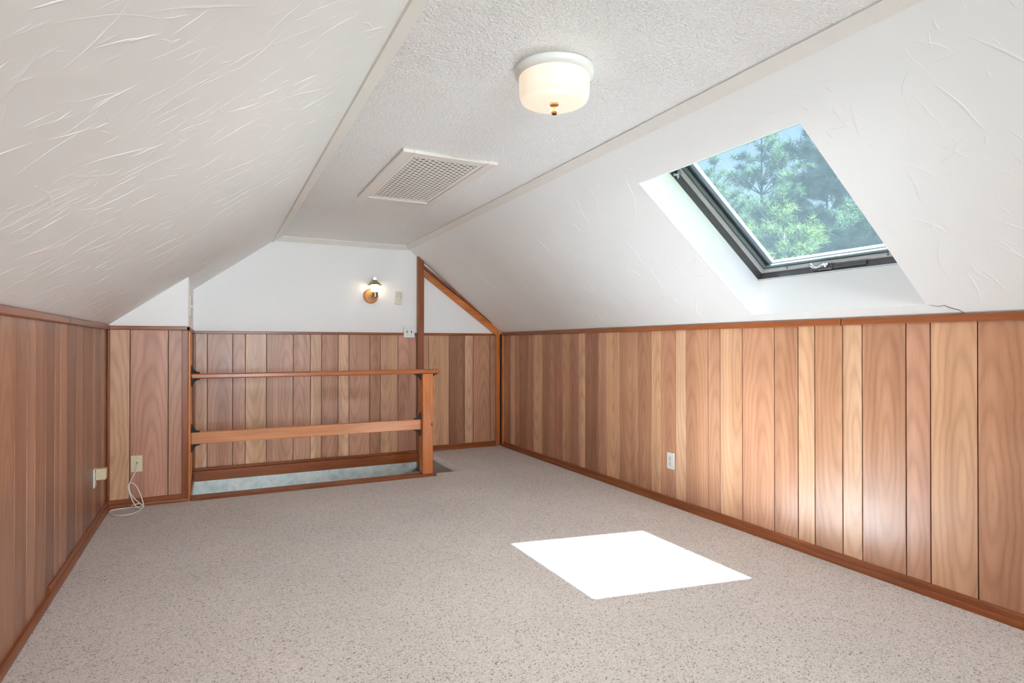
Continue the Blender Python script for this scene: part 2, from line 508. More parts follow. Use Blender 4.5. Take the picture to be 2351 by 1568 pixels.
# right knee wall
w = MB().box((XR + PROUD, YB, -0.25), (XR + 0.12, YF + 0.12, ZK + 0.02)).build('wall_right', M['groove'])
struct(w, 'long right knee wall of vertical birch panelling under the skylight', 'wall')
sr = [5.985, 5.904, 5.761, 5.654, 5.547, 5.347, 5.238, 5.059, 4.83, 4.675, 4.573, 4.414, 4.313, 4.107, 4.007, 3.828, 3.596, 3.443, 3.34, 3.187, 3.086, 2.885, 2.782, 2.605, 2.374, 2.22, 2.118, 1.961, 1.859, 1.651, 1.546, 1.362,
      1.19, 1.07, 0.89, 0.74, 0.66, 0.44, 0.33, 0.10, -0.05, -0.15, -0.36, -0.47, -0.68, -0.79, -0.99, -1.14, -1.24, -1.46, -1.57, -1.795] + [-1.795 - d for d in (.11, .26, .37, .58, .69, .89, 1.02, 1.25, 1.36, 1.57, 1.72, 1.83, 2.06, 2.17, 2.38, 2.49, 2.64, 2.80)]
right_tones = [3, 3, 0, 2, 3, 2, 0, 3, 3, 1, 3, 0, 4, 2, 1, 3, 3, 1, 3, 0, 3, 2, 1, 3, 3, 1, 3, 0, 3, 2, 1, 3, 3, 0, 2, 3, 1, 4, 3, 0, 3, 2, 3, 1, 4, 0, 3, 2, 3, 1, 3]  # far-end boards lightened to make up for dim light there
planks(w, sr, right_tones, lambda c: ((XR, c), R(-90)), 0.0, 1.24)
# left knee wall
w = MB().box((XL - PROUD, YB, -0.25), (XL - 0.12, YJ + 0.1, ZK + 0.02)).build('wall_left', M['groove'])
struct(w, 'left knee wall of narrow vertical birch panelling', 'wall')
sl = [-4.595 + d for d in (0, .15, .26, .47, .58, .82, .97, 1.08, 1.29, 1.40, 1.63, 1.74, 1.89, 2.10, 2.21, 2.44, 2.59)] + [-1.795, -1.55, -1.44, -1.25, -1.1, -0.85, -0.74, -0.52, -0.41, -0.2, -0.05, 0.06, 0.3, 0.41, 0.62, 0.77, 0.86, 1.1, 1.21, 1.42, 1.57, 1.66, 1.9, 2.02, 2.2, 2.35, 2.45, 2.58, 2.763, 2.924, 3.042, 3.214, 3.377, 3.485, 3.626, 3.851, 4.021, 4.135, 4.341, 4.43, 4.63, 4.757, 4.865]
left_shaded_tones = [4, 0, 3, 4, 3, 0, 4, 3, 3, 0, 4, 3, 0, 4, 3, 3, 4,
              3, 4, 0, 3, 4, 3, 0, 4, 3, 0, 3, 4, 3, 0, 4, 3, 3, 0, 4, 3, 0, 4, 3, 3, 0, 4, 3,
              4, 4, 6, 4, 5, 6, 3, 5, 6, 5, 5, 6, 5, 6, 5]  # last row darker: dimmer light on the left wall put into the boards
planks(w, sl, left_shaded_tones, lambda c: ((XL, c), R(90)), 0.0, 1.24)
# short wall beside the stairwell
w = MB().box((XL - 0.1, YJ + PROUD, -0.25), (XW - 0.004, YJ + 0.09, 1.235)).build('wall_stair_end', M['groove'])
struct(w, 'short panelled wall at the left end of the stairwell', 'wall')
planks(w, [-0.648, -0.518, -0.288, -0.165], [0, 2, 2], lambda c: ((c, YJ), 0), 0.0, 1.24)
zs = lambda x: ZK + (x - XL) * ML
MB().prism([(XL, YJ + 0.004, 1.235), (XW, YJ + 0.004, 1.235), (XW, YJ + 0.004, zs(XW) + 0.02), (XL, YJ + 0.004, ZK + 0.02)], (0, 0.08, 0)).build('plaster_face', M['plaster_wall'], w)
# side return of the stairwell
w = MB().box((XW - 0.09, YJ + 0.086, -2.4), (XW - PROUD, YF + 0.1, 1.235)).build('wall_stair_side', M['groove'])
struct(w, 'narrow side wall of the stairwell behind the corner post', 'wall')
planks(w, [4.93, 5.14, 5.30, 5.55, 5.70, 5.995], [3, 4, 3, 0, 3], lambda c: ((XW, c), R(90)), -0.02, 1.24)
MB().box((XW - 0.08, YJ + 0.084, 1.235), (XW + 0.002, YF + 0.05, 1.95)).build('plaster_face', M['plaster_wall'], w)
MB().box((XW - 0.004, YJ + 0.06, -2.4), (XW + 0.001, YF, -0.10)).build('wallpaper_face', M['wallpaper'], w)
MB().box((XW - 0.002, YJ + 0.06, -0.10), (XW + 0.014, YF, -0.02), 0.003).build('skirt_board', M['trimY'], w)
# far wall
w = MB()
w.box((XW - 0.1, YF + PROUD, -0.02), (XR + 0.1, YF + 0.12, 1.235))
w = w.build('wall_far', M['groove'])
struct(w, 'far gable wall, panelled below and white plaster above', 'wall')
sf = [-0.157, -0.052, 0.155, 0.26, 0.441, 0.676, 0.832, 0.935, 1.093, 1.198, 1.404, 1.509, 1.691, 1.885, 2.021, 2.25, 2.428, 2.528, 2.733, 2.855]
planks(w, sf, [0, 2, 2, 1, 2, 2, 0, 3, 0, 2, 3, 1, 2, 2, 1, 4, 0, 3, 3, 1], lambda c: ((c, YF), 0), -0.01, 1.24)
zr = lambda x: ZK + (XR - x) * MR
MB().prism([(XW - 0.1, YF + 0.003, 1.235), (XR + 0.05, YF + 0.003, 1.235), (XR + 0.05, YF + 0.003, ZK), (XCR, YF + 0.003, ZC + 0.03), (XCL, YF + 0.003, ZC + 0.03), (XW - 0.1, YF + 0.003, zs(XW - 0.1) + 0.03)], (0, 0.1, 0)).build('plaster_face', M['plaster_wall'], w)
# near gable wall, behind the camera, with a window added for the rear light
WX0, WX1, WZ0, WZ1 = 0.0, 1.30, 0.80, 1.88
w = MB()
w.box((XL - 0.1, YB - 0.1, -0.25), (XR + 0.1, YB, WZ0)); w.box((XL - 0.1, YB - 0.1, WZ0), (WX0, YB, WZ1)); w.box((WX1, YB - 0.1, WZ0), (XR + 0.1, YB, WZ1)); w.box((XL - 0.1, YB - 0.1, WZ1), (XR + 0.1, YB, ZC + 0.2))
w = w.build('wall_near', M['plaster_wall'])
struct(w, 'gable wall behind the camera with an added double-hung window', 'wall')
wd = thing('window_added', ((WX0 + WX1) / 2, YB, WZ0), 'white framed window added behind the camera to go with the fill light', 'window', None, 'structure')
m = MB()
for a, b in (((WX0 - .06, YB - .02, WZ0 - .06), (WX0 + .03, YB + .015, WZ1 + .06)), ((WX1 - .03, YB - .02, WZ0 - .06), (WX1 + .06, YB + .015, WZ1 + .06)),
             ((WX0 - .06, YB - .02, WZ1 - .03), (WX1 + .06, YB + .015, WZ1 + .06)), ((WX0 - .09, YB - .02, WZ0 - .07), (WX1 + .09, YB + .04, WZ0 + .03))): m.box(a, b, 0.003)
m.build('frame', M['white_plastic'], wd)
MB().box((WX0 + .03, YB - .05, 1.31), (WX1 - .03, YB - .01, 1.36), 0.003).build('meeting_rail', M['white_plastic'], wd)
MB().box((WX0, YB - .06, WZ0), (WX1, YB - .055, WZ1)).build('pane', M['glass2'], wd)

# ------------------------------------------------------------------ floor, stairs
WELL_X1 = 2.0
m = MB()
m.box((XL - 0.1, YB - 0.1, -0.24), (XR + 0.1, 4.945, 0.0))
m.box((WELL_X1 + 0.03, 4.945, -0.24), (XR + 0.1, YF + 0.1, 0.0))
f = m.build('floor', M['carpet']); struct(f, 'beige flecked berber carpet covering the attic floor', 'floor')
m = MB()
prof = [(WELL_X1 + 0.03, 0.0)] + [(WELL_X1 + 0.008 - 0.030 * math.sin(a), -0.030 + 0.030 * math.cos(a)) for a in [i * math.pi / 10 for i in range(11)]] + [(WELL_X1 + 0.03, -0.06)]
m.prism([(x, 4.946, z) for x, z in prof], (0, YF - 4.946, 0))
m.build('stair_nosing', M['carpet'], f)
st = thing('staircase', (1.9, 5.45, -2.2), 'carpeted stairs dropping away behind the railing', 'stairs')
RISE, RUN = 0.19, 0.235
for k in range(1, 10):
    x1 = WELL_X1 + (0.031 if k == 1 else 0.01) - RUN * (k - 1); x0 = WELL_X1 + 0.01 - RUN * k
    MB().box((x0 - 0.02, 4.958, -RISE * k - 0.19), (x1, YF - 0.028, -RISE * k), 0.012, 2).build('stair_step', M['carpet'], st)
# stringer along the far wall
sx = lambda x: -0.12 + (x - 1.93) * (RISE / RUN)
m = MB(); m.prism([(2.0, YF - 0.026, sx(2.0)), (2.0, YF - 0.026, -0.5), (-0.14, YF - 0.026, sx(-0.14) - 0.3), (-0.14, YF - 0.026, sx(-0.14))], (0, 0.022, 0))
m.build('stringer', M['teal'], st)
# wallpapered well walls below the floor
w = MB().box((XW - 0.05, YF, -2.4), (XR, YF + 0.1, -0.09)).build('wall_stairwell', M['wallpaper'])
struct(w, 'pale blue mottled wallpaper on the stairwell wall below floor level', 'wall')
w = MB().box((XW - 0.05, 4.85, -2.4), (XR, 4.946, -0.24)).build('wall_stairwell_front', M['wallpaper'])
struct(w, 'wallpapered stairwell wall under the railing, facing away', 'wall')
w = MB().box((XW - 0.1, 4.85, -2.5), (XR, YF + 0.1, -2.38)).build('floor_lower', M['carpet'])
struct(w, 'carpeted lower landing at the foot of the stairs', 'floor')
# added unseen globe light, brightens the stairwell from below the floor
gl_ = thing('stair_fill_globe', (0.30, 4.946, -0.85), 'added globe light hidden below the railing to brighten the stairwell', 'lamp')
MB().lathe([(0.06, 0.0), (0.06, 0.015), (0.03, 0.03)], (0.30, 4.946, -0.85), 'Y', 24).build('wall_plate', M['pan'], gl_)
gm = MB(); bmesh.ops.create_uvsphere(gm.bm, u_segments=24, v_segments=14, radius=0.09)
for v in gm.bm.verts: v.co += Vector((0.30, 5.06, -0.85))
for f_ in gm.bm.faces: f_.smooth = True
gm.build('globe', M['globe'], gl_)
# rim board under the far panelling
w = MB()
w.box((XW + 0.002, YF - 0.022, -0.095), (1.955, YF, -0.004), 0.003)
w.box((XW + 0.002, YF - 0.012, -0.002), (1.955, YF, 0.022), 0.004)
w = w.build('trim_1', M['trimX']); struct(w, 'dark red rim board along the far stairwell wall at floor level', 'trim')

# ------------------------------------------------------------------ ceiling
m = MB().box((XCL - 0.1, YB - 0.1, ZC), (XCR + 0.1, YF + 0.1, ZC + 0.06))
c = m.build('ceiling', M['stipple']); struct(c, 'flat stippled white strip of ceiling along the ridge', 'ceiling')
# left slope
xa = XL - 0.06
m = MB().prism([(xa, YB - 0.1, zs(xa)), (XCL + 0.04, YB - 0.1, zs(XCL + 0.04)), (XCL + 0.04, YB - 0.1, zs(XCL + 0.04) + 0.06), (xa, YB - 0.1, zs(xa) + 0.06)], (0, YF - YB + 0.2, 0))
c = m.build('ceiling_left', M['plaster_left']); struct(c, 'left sloping ceiling of white trowelled plaster', 'ceiling')
def trowel_ridges(parent, mat, frame, srange, yrange, n, seed, skip=None, amp=1.0):
    """raised laps left by the trowel: feathered on one side, sharp on the other"""
    rg = random.Random(seed); m = MB()
    for _ in range(n):
        s0, y0 = rg.uniform(*srange), rg.uniform(*yrange)
        L = rg.choice((0.03, 0.05, 0.07, 0.10, 0.15, 0.26)) * rg.uniform(0.7, 1.3)
        ang = rg.gauss(1.5, 0.42) if rg.random() < 0.78 else rg.uniform(0, 3.14); curl = rg.gauss(0, 1.0) / max(L, 0.08) * 0.35
        wd, ht = rg.uniform(0.004, 0.016), rg.uniform(0.0006, 0.0019) * amp
        side = rg.choice((-1, 1)); k = 9; pts = []; a = ang; x, y = s0, y0; ok = True
        for i in range(k):
            pts.append((x, y, a)); x += math.sin(a) * L / k; y += math.cos(a) * L / k
            a += curl * L / k + rg.gauss(0, 0.10)
            if not (srange[0] < x < srange[1]) or not (yrange[0] < y < yrange[1]): ok = False
            if skip and skip(x, y): ok = False
        if not ok: continue
        rows = []
        for i, (px, py, pa) in enumerate(pts):
            f = math.sin(math.pi * (i + 0.02) / (k - 0.96)); nx, ny = math.cos(pa) * side, -math.sin(pa) * side
            hh = ht * f; ww = wd * (0.35 + 0.65 * f)
            e = 0.0016
            rows.append([m.bm.verts.new(frame(px + nx * d, py + ny * d, q)) for d, q in ((-e, 0.0004), (0.0, -hh), (e * 0.9, -hh * 0.85), (ww, 0.0004))])
        for i in range(k - 1):
            for q in range(3):
                fc = m.bm.faces.new((rows[i][q], rows[i][q + 1], rows[i + 1][q + 1], rows[i + 1][q])); fc.smooth = True
    o = m.build('trowel_ridges', mat, parent, fixn=False); o['kind'] = 'stuff'
UL = Vector((1, 0, ML)).normalized(); NLU = Vector((-ML, 0, 1)).normalized()
trowel_ridges(c, M['plaster_left'], lambda s, y, t: Vector((XL, 0, ZK)) + UL * s + NLU * t + Vector((0, y, 0)), (0.02, 1.40), (-0.5, 5.95), 1800, 5,
              skip=lambda s, y: y > YJ - 0.01 and s < 0.62, amp=0.72)
# right slope with the skylight shaft
UX = Vector((1, 0, -MR)).normalized(); NX = Vector((MR, 0, 1)).normalized(); P0 = Vector((XR, 0, ZK))
def SP(s, y, t): return P0 - UX * s + NX * t + Vector((0, y, 0))
S0, S1, Y0, Y1 = 0.071, 1.130, 1.530, 2.485      # opening in the plaster
TF = 0.195                                        # plaster shaft depth
F0, F1 = 0.160, 1.020                             # frame opening along the slope
smax = (XR - XCR) / UX.x + 0.04; smin = -0.08
m = MB()
def quad(*p, mat=0): m.poly(p, mat)
for (a, b, c_, d) in ((smin, smax, YB - 0.1, Y0), (smin, smax, Y1, YF + 0.1), (smin, S0, Y0, Y1), (S1, smax, Y0, Y1)):
    quad(SP(a, c_, 0), SP(b, c_, 0), SP(b, d, 0), SP(a, d, 0))
NC = 8
def shaft(pa, pb, qa, qb):  # reveal with rounded arris
    quad(pa, pb, qb, qa)
shaft(SP(S0, Y0, 0), SP(S0, Y1, 0), SP(F0, Y0, TF), SP(F0, Y1, TF))
shaft(SP(S1, Y0, 0), SP(S1, Y1, 0), SP(F1, Y0, TF), SP(F1, Y1, TF))
shaft(SP(S0, Y0, 0), SP(S1, Y0, 0), SP(F0, Y0, TF), SP(F1, Y0, TF))
shaft(SP(S0, Y1, 0), SP(S1, Y1, 0), SP(F0, Y1, TF), SP(F1, Y1, TF))
bmesh.ops.remove_doubles(m.bm, verts=m.bm.verts, dist=0.0004)
c = m.build('ceiling_right', M['plaster_right'], fixn=False); struct(c, 'right sloping ceiling of white trowelled plaster around the skylight shaft', 'ceiling')
trowel_ridges(c, M['plaster_right'], SP, (0.01, 1.30), (-0.5, 5.95), 1100, 9, skip=lambda s, y: S0 - 0.02 < s < S1 + 0.02 and Y0 - 0.02 < y < Y1 + 0.02, amp=1.0)
trowel_ridges(c, M['plaster_right'], lambda s, y, t: SP(S0 + s, Y1 + t, y), (0.12, 0.90), (0.01, 0.18), 40, 21, amp=0.8)
# hairline crack below the shaft
cr = [SP(s, y, -0.0012) for s, y in ((0.071, 1.52), (0.058, 1.49), (0.062, 1.462), (0.045, 1.445), (0.03, 1.42), (0.01, 1.405))]
MB().tube(cr, [0.0006, 0.001, 0.0014, 0.0018, 0.0014, 0.001], 4).build('crack', M['crack'], c)
# outer roof skin
TR = 0.27
m = MB()
def slab(a, b, c_, d):
    lo = [SP(a, c_, TR), SP(b, c_, TR), SP(b, d, TR), SP(a, d, TR)]
    m.prism(lo, NX * 0.03)
ridge_s = (XR - (XCL + XCR) / 2) / UX.x
slab(-0.6, ridge_s + 0.2, YB - 0.4, Y0 - 0.10); slab(-0.6, ridge_s + 0.2, Y1 + 0.10, YF + 0.4); slab(-0.6, F0 - 0.10, Y0 - 0.10, Y1 + 0.10); slab(F1 + 0.10, ridge_s + 0.2, Y0 - 0.10, Y1 + 0.10)
zt = SP(ridge_s, 0, TR).z; xt = SP(ridge_s, 0, TR).x
m.prism([(xt, YB - 0.4, zt), (XL - 0.55, YB - 0.4, 1.15), (XL - 0.55, YB - 0.4, 1.2), (xt, YB - 0.4, zt + 0.05)], (0, YF - YB + 0.8, 0))
c = m.build('roof_1', M['shingle']); struct(c, 'dark shingled roof over the attic, outside', 'roof')
m = MB()
for yy in (YB - 0.16, YF + 0.12): m.prism([(XL - 0.12, yy, -2.6), (XR + 0.12, yy, -2.6), (XR + 0.12, yy, -0.26), (XL - 0.12, yy, -0.26)], (0, 0.04, 0))
m.box((XR + 0.12, YB - 0.12, -2.9), (XR + 0.16, YF + 0.12, 1.45)); m.box((XL - 0.16, YB - 0.12, -2.9), (XL - 0.12, YF + 0.12, 1.35))
m.prism([(XL - 0.12, YF + 0.12, -0.26), (XR + 0.12, YF + 0.12, -0.26), (XR + 0.12, YF + 0.12, 1.4), (xt, YF + 0.12, zt), (XL - 0.12, YF + 0.12, 1.4)], (0, 0.04, 0))
c = m.build('wall_outside', M['cream_plastic']); struct(c, 'outside cladding of the house walls, out of view', 'wall')

# ------------------------------------------------------------------ white joint strips on the ceiling
def strip(name, pts, off, label):
    o = MB().prism(pts, off).build(name, M['trim_white']); struct(o, label, 'trim')
tk = 0.009
NL = Vector((ML, 0, -1)).normalized()
a_, b_ = Vector((0.487, YB, zs(0.487))), Vector((XCL - 0.001, YB, zs(XCL - 0.001)))
strip('trim_2', [a_ - NL * 0.004, a_ + NL * tk, b_ + NL * tk, b_ - NL * 0.004], (0, YF - YB, 0), 'cream strip covering the joint of left slope and flat ceiling')
a_, b_ = Vector((1.806, YB, zr(1.806))), Vector((XCR + 0.001, YB, zr(XCR + 0.001)))
strip('trim_3', [a_ + NX * 0.004, a_ - NX * tk, b_ - NX * tk, b_ + NX * 0.004], (0, YF - YB, 0), 'cream strip covering the joint of right slope and flat ceiling')
strip('trim_4', [(0.50, YF, ZC - 0.045), (0.50, YF - 0.010, ZC - 0.046), (0.50, YF - 0.045, ZC - 0.008), (0.50, YF - 0.045, ZC), (0.50, YF, ZC)], (1.31, 0, 0), 'cream cove strip across the top of the far wall')

# ------------------------------------------------------------------ stained trim
def trim(name, mb, label, mat):
    o = mb.build(name, M[mat]); struct(o, label, 'trim'); return o
trim('trim_5', MB().box((XR - 0.018, YB, 1.218), (XR + PROUD, 1.958, 1.252), 0.004).box((XR - 0.018, 1.961, 1.218), (XR + PROUD, 5.915, 1.252), 0.004), 'orange-red cap moulding along the top of the right panelling', 'trimY')
trim('trim_6', MB().box((XL - PROUD, YB, 1.222), (XL + 0.018, 3.59, 1.254), 0.004).box((XL - PROUD, 3.593, 1.222), (XL + 0.018, YJ, 1.254), 0.004), 'red-brown cap moulding along the top of the left panelling', 'trimY')
trim('trim_7', MB().box((XL, YJ - 0.016, 1.222), (XW + 0.012, YJ + 0.01, 1.250), 0.004).box((XW - 0.01, YJ - 0.016, 1.222), (XW + 0.012, YF, 1.248), 0.004), 'red-brown cap moulding turning the corner at the stair end', 'trimX')
trim('trim_8', MB().box((XW, YF - 0.016, 1.217), (1.892, YF + 0.01, 1.242), 0.004).box((1.955, YF - 0.016, 1.217), (2.80, YF + 0.01, 1.242), 0.004), 'red-brown cap moulding across the far panelling', 'trimX')
# corner boards at the stair end
trim('trim_9', MB().box((XW - 0.038, YJ - 0.012, 0.0), (XW + 0.001, YJ + 0.01, 1.222), 0.002), 'flat red corner board on the short wall end', 'trimZ')
trim('trim_10', MB().box((XW - 0.001, YJ - 0.003, 0.0), (XW + 0.018, YJ + 0.05, 1.222), 0.006, 3), 'rounded orange corner bead beside the stair railing', 'pineZ')
trim('trim_11', MB().box((XW, YF - 0.020, 0.022), (XW + 0.020, YF, 1.217), 0.006, 2), 'dark red quarter moulding in the stairwell corner', 'trimZ')
trim('trim_12', MB().box((XL, YJ - 0.016, 0.05), (XL + 0.018, YJ, 1.222), 0.006, 2), 'red quarter moulding in the left room corner', 'trimZ')
# post and slanting frame on the far wall
m = MB(); m.prism([(1.890, YF - 0.050, -0.30), (1.954, YF - 0.050, -0.30), (1.954, YF - 0.050, zr(1.954) + 0.01), (1.890, YF - 0.050, zr(1.890) + 0.01)], (0, 0.055, 0))
for x in (1.908, 1.936): m.box((x, YF - 0.053, -0.30), (x + 0.006, YF - 0.046, 1.97))
trim('trim_13', m, 'tall red-brown fluted post on the far wall reaching the slope', 'trimZ')
bt = lambda x: 1.902 + (1.285 - 1.902) * (x - 1.955) / (2.835 - 1.955)
bb = lambda x: 1.838 + (1.222 - 1.838) * (x - 1.955) / (2.795 - 1.955)
m = MB(); m.prism([(1.955, YF - 0.026, bb(1.955)), (2.795, YF - 0.026, 1.222), (2.835, YF - 0.026, 1.222), (2.835, YF - 0.026, bt(2.835)), (1.955, YF - 0.026, bt(1.955))], (0, 0.028, 0))
trim('trim_14', m, 'slanting orange pine board following the roof slope on the far wall', 'pineX')
m = MB(); m.prism([(1.955, YF - 0.050, bt(1.955) + 0.014), (2.855, YF - 0.050, bt(2.855) + 0.014 - 0.02), (2.855, YF - 0.050, bt(2.855) + 0.045 - 0.03), (1.955, YF - 0.050, bt(1.955) + 0.042)], (0, 0.050, 0))
trim('trim_15', m, 'thin slanting strip tucked under the right slope at the far wall', 'trimX')
trim('trim_16', MB().box((2.794, YF - 0.022, 0.0), (2.836, YF, 1.262), 0.003), 'upright orange pine board in the far right corner', 'pineZ')
trim('trim_17', MB().box((XR - 0.014, 5.915, 0.0), (XR + 0.004, 5.955, 1.30), 0.004), 'narrow pine edge strip on the right wall at the far corner', 'pineZ')
m = MB()
# baseboards: flat strip plus rounded shoe
def base(name, a, b, nrm, label, mat, flat=(None, None)):
    m = MB(); a, b, nrm = Vector(a), Vector(b), Vector(nrm)
    t = (b - a).normalized()
    fa = flat[0] if flat[0] is not None else 0.0; fb = flat[1] if flat[1] is not None else (b - a).length
    def seg(p, q, prof): m.prism([p + nrm * x + Vector((0, 0, z)) for x, z in prof], q - p)
    seg(a + t * fa, a + t * fb, [(0, 0), (0.010, 0), (0.010, 0.048), (0.006, 0.056), (0, 0.056)])
    seg(a, b, [(0, 0), (0.022, 0), (0.022, 0.012), (0.019, 0.022), (0.012, 0.027), (0, 0.027)])
    o = m.build(name, M[mat]); struct(o, label, 'baseboard'); return o
base('baseboard_right', (XR, YB, 0), (XR, 5.92, 0), (-1, 0, 0), 'low red-brown baseboard along the right panelling', 'trimY')
base('baseboard_left', (XL, YB, 0), (XL, YJ, 0), (1, 0, 0), 'low red-brown baseboard with cut-back upper strip along the left panelling', 'trimY', (3.25 - YB, None))
base('baseboard_stair_end', (XL, YJ, 0), (XW, YJ, 0), (0, -1, 0), 'low red-brown baseboard on the short wall', 'trimX')
base('baseboard_far', (1.956, YF, 0), (2.795, YF, 0), (0, -1, 0), 'low red-brown baseboard on the far wall right of the stairs', 'trimX')

# ------------------------------------------------------------------ railing
rl = thing('stair_railing', (0.8, 4.90, 0), 'orange-stained two-rail railing with square newel along the stairwell', 'railing')
MB().box((1.585, 4.860, 0.018), (1.677, 4.950, 0.872), 0.004).build('newel_post', M['pineZ'], rl)
MB().box((XW + 0.018, 4.868, 0.872), (1.735, 4.962, 0.909), 0.008, 2).build('top_rail', mat_trim('rail_top_wood', (0.36, 0.098, 0.027), 'X', 0.22, False), rl)
MB().box((XW + 0.018, 4.905, 0.395), (1.585, 4.943, 0.482), 0.004).build('lower_rail', mat_trim('rail_face_wood', (0.50, 0.185, 0.066), 'X', 0.3, True), rl)
m = MB().box((XW + 0.018, 4.842, 0.0), (1.705, 4.962, 0.018), 0.004).box((XW + 0.018, 4.944, -0.24), (1.995, 4.956, -0.002))
m.build('sill_board', M['trimX'], rl)
def bracket(x, z, sx_, sz_, y=4.915):
    """cast corner bracket: two plates with a scrolled web"""
    m = MB(); L = 0.058
    m.box((x, y - 0.012, z), (x + sx_ * 0.004, y + 0.012, z + sz_ * L)); m.box((x, y - 0.012, z), (x + sx_ * L, y + 0.012, z + sz_ * 0.004))
    arc = []
    for i in range(11):
        a = i / 10 * math.pi / 2
        arc.append((x + sx_ * (L * 0.98 - 0.040 * math.sin(a) - 0.014 * i / 10), y, z + sz_ * (0.004 + 0.052 * (1 - math.cos(a)))))
    pts = [(x, y - 0.004, z), *[(p[0], y - 0.004, p[2]) for p in arc], (x, y - 0.004, z + sz_ * L)]
    m.prism(pts, (0, 0.008, 0))
    m.tube([Vector(p) for p in arc], 0.006, 6)
    m.build('bracket', M['iron'], rl)
xl_ = XW + 0.018
for x, z, a, b in ((xl_, 0.909, 1, 1), (xl_, 0.872, 1, -1), (xl_, 0.482, 1, 1), (xl_, 0.395, 1, -1), (1.585, 0.872, -1, -1), (1.677, 0.872, 1, -1), (1.585, 0.482, -1, 1), (1.585, 0.395, -1, -1)):
    bracket(x, z, a, b, 4.92)

# ------------------------------------------------------------------ skylight (window_1)
sk = thing('window_1', tuple(SP((F0 + F1) / 2, (Y0 + Y1) / 2, TF)), 'skylight in the right slope with bronze frame and pine trees outside', 'window', None, 'structure')
def ring(name, s0, s1, y0, y1, t0, t1, ws, mat, parent=sk, wy=None):
    """rectangular frame in the slope plane, ws = bar width inward"""
    m = MB()
    def bar(a, b, c_, d):
        m.prism([SP(a, c_, t0), SP(b, c_, t0), SP(b, d, t0), SP(a, d, t0)], NX * (t1 - t0))
    wy = wy or ws
    bar(s0, s0 + ws, y0, y1); bar(s1 - ws, s1, y0, y1); bar(s0 + ws, s1 - ws, y0, y0 + wy); bar(s0 + ws, s1 - ws, y1 - wy, y1)
    return m.build(name, mat, parent)
G = 0.08
ring('frame', F0 - G, F1 + G, Y0 - G, Y1 + G, TF - 0.006, 0.252, G - 0.002, M['bronze'])
ring('sash', F0 - 0.03, F1 + 0.03, Y0 - 0.03, Y1 + 0.03, 0.244, 0.262, 0.030 + 0.014, M['alu'])
ring('glazing_spacer', F0 + 0.012, F1 - 0.012, Y0 + 0.012, Y1 - 0.012, 0.2665, 0.2775, 0.020, M['spacer'])
ring('outer_cladding', F0 - G - 0.01, F1 + G + 0.027, Y0 - G - 0.01, Y1 + G - 0.003, 0.284, 0.305, G + 0.01 + 0.034, M['bronze'], wy=G + 0.01 + 0.064)
for t in (0.264, 0.280):
    MB().prism([SP(F0, Y0, t), SP(F1, Y0, t), SP(F1, Y1, t), SP(F0, Y1, t)], NX * 0.002).build('pane', M['glass'], sk)
# clips on the sash
for y in (2.30, 1.74):
    MB().prism([SP(F0 + 0.010, y, 0.242), SP(F0 + 0.024, y - 0.003, 0.242), SP(F0 + 0.024, y + 0.002, 0.242), SP(F0 + 0.010, y + 0.004, 0.242)], NX * 0.006).build('clip', M['dark_slot'], sk)
# crank operator on the lower frame
op = MB()
FS = F0 + 0.0
def fp(y, t, d): return SP(FS + d, y, t)   # d = distance inward from the lower frame face
op.prism([fp(1.845, 0.236, 0.0), fp(2.130, 0.236, 0.0), fp(2.135, 0.212, 0.0), fp(1.840, 0.212, 0.0)], -UX * 0.006)
op.prism([fp(2.02, 0.240, 0.0), fp(2.10, 0.240, 0.0), fp(2.10, 0.206, 0.0), fp(2.02, 0.206, 0.0)], -UX * 0.010)
op = op.build('operator', M['bronze'], sk)
h = MB(); h.tube([fp(2.055, 0.226, 0.008), fp(2.058, 0.222, 0.024)], [0.015, 0.011], 12)
h.tube([fp(2.058, 0.220, 0.022), fp(2.085, 0.212, 0.026), fp(2.110, 0.202, 0.024)], [0.009, 0.007, 0.006], 8)
h.build('crank_handle', M['chrome'], op)
kn = MB(); kn.tube([fp(2.108, 0.203, 0.020), fp(2.112, 0.199, 0.062)], [0.008, 0.007], 10); kn.build('crank_knob', M['chrome'], op)
# hinge bracket at the upper far corner
hg = MB(); q = [SP(1.004, Y1 - 0.003, 0.205), SP(0.985, Y1 - 0.003, 0.222), SP(0.992, Y1 - 0.003, 0.238), SP(0.978, Y1 - 0.003, 0.240), SP(0.972, Y1 - 0.003, 0.226), SP(0.962, Y1 - 0.003, 0.212), SP(0.966, Y1 - 0.003, 0.203), SP(0.978, Y1 - 0.003, 0.211), SP(0.998, Y1 - 0.003, 0.196)]
hg.prism(q, (0, -0.008, 0)); hg.tube([SP(1.0, Y1 - 0.012, 0.200), SP(0.985, Y1 - 0.016, 0.215), SP(0.97, Y1 - 0.012, 0.235)], 0.004, 6)
hg.build('hinge', M['zinc'], sk)

# ------------------------------------------------------------------ ceiling lamp
LC = (1.128, 1.905)
lp = thing('ceiling_lamp', (LC[0], LC[1], ZC), 'round flush ceiling lamp with glowing opal glass drum', 'lamp')
MB().lathe([(0.138, 0.0), (0.147, -0.004), (0.148, -0.010), (0.146, -0.022), (0.141, -0.030), (0.128, -0.034)], (LC[0], LC[1], ZC), seg=56).build('pan', M['pan'], lp)
MB().lathe([(0.130, -0.028), (0.131, -0.034), (0.130, -0.085), (0.128, -0.104), (0.122, -0.116), (0.108, -0.124), (0.080, -0.128), (0.02, -0.129)], (LC[0], LC[1], ZC), seg=56, cap0=False).build('glass_shade', M['shade'], lp)
MB().lathe([(0.020, -0.128), (0.021, -0.133), (0.012, -0.137), (0.007, -0.140), (0.008, -0.146), (0.012, -0.151), (0.013, -0.158), (0.009, -0.166), (0.001, -0.169)], (LC[0], LC[1], ZC), seg=20).build('finial', M['finial'], lp)

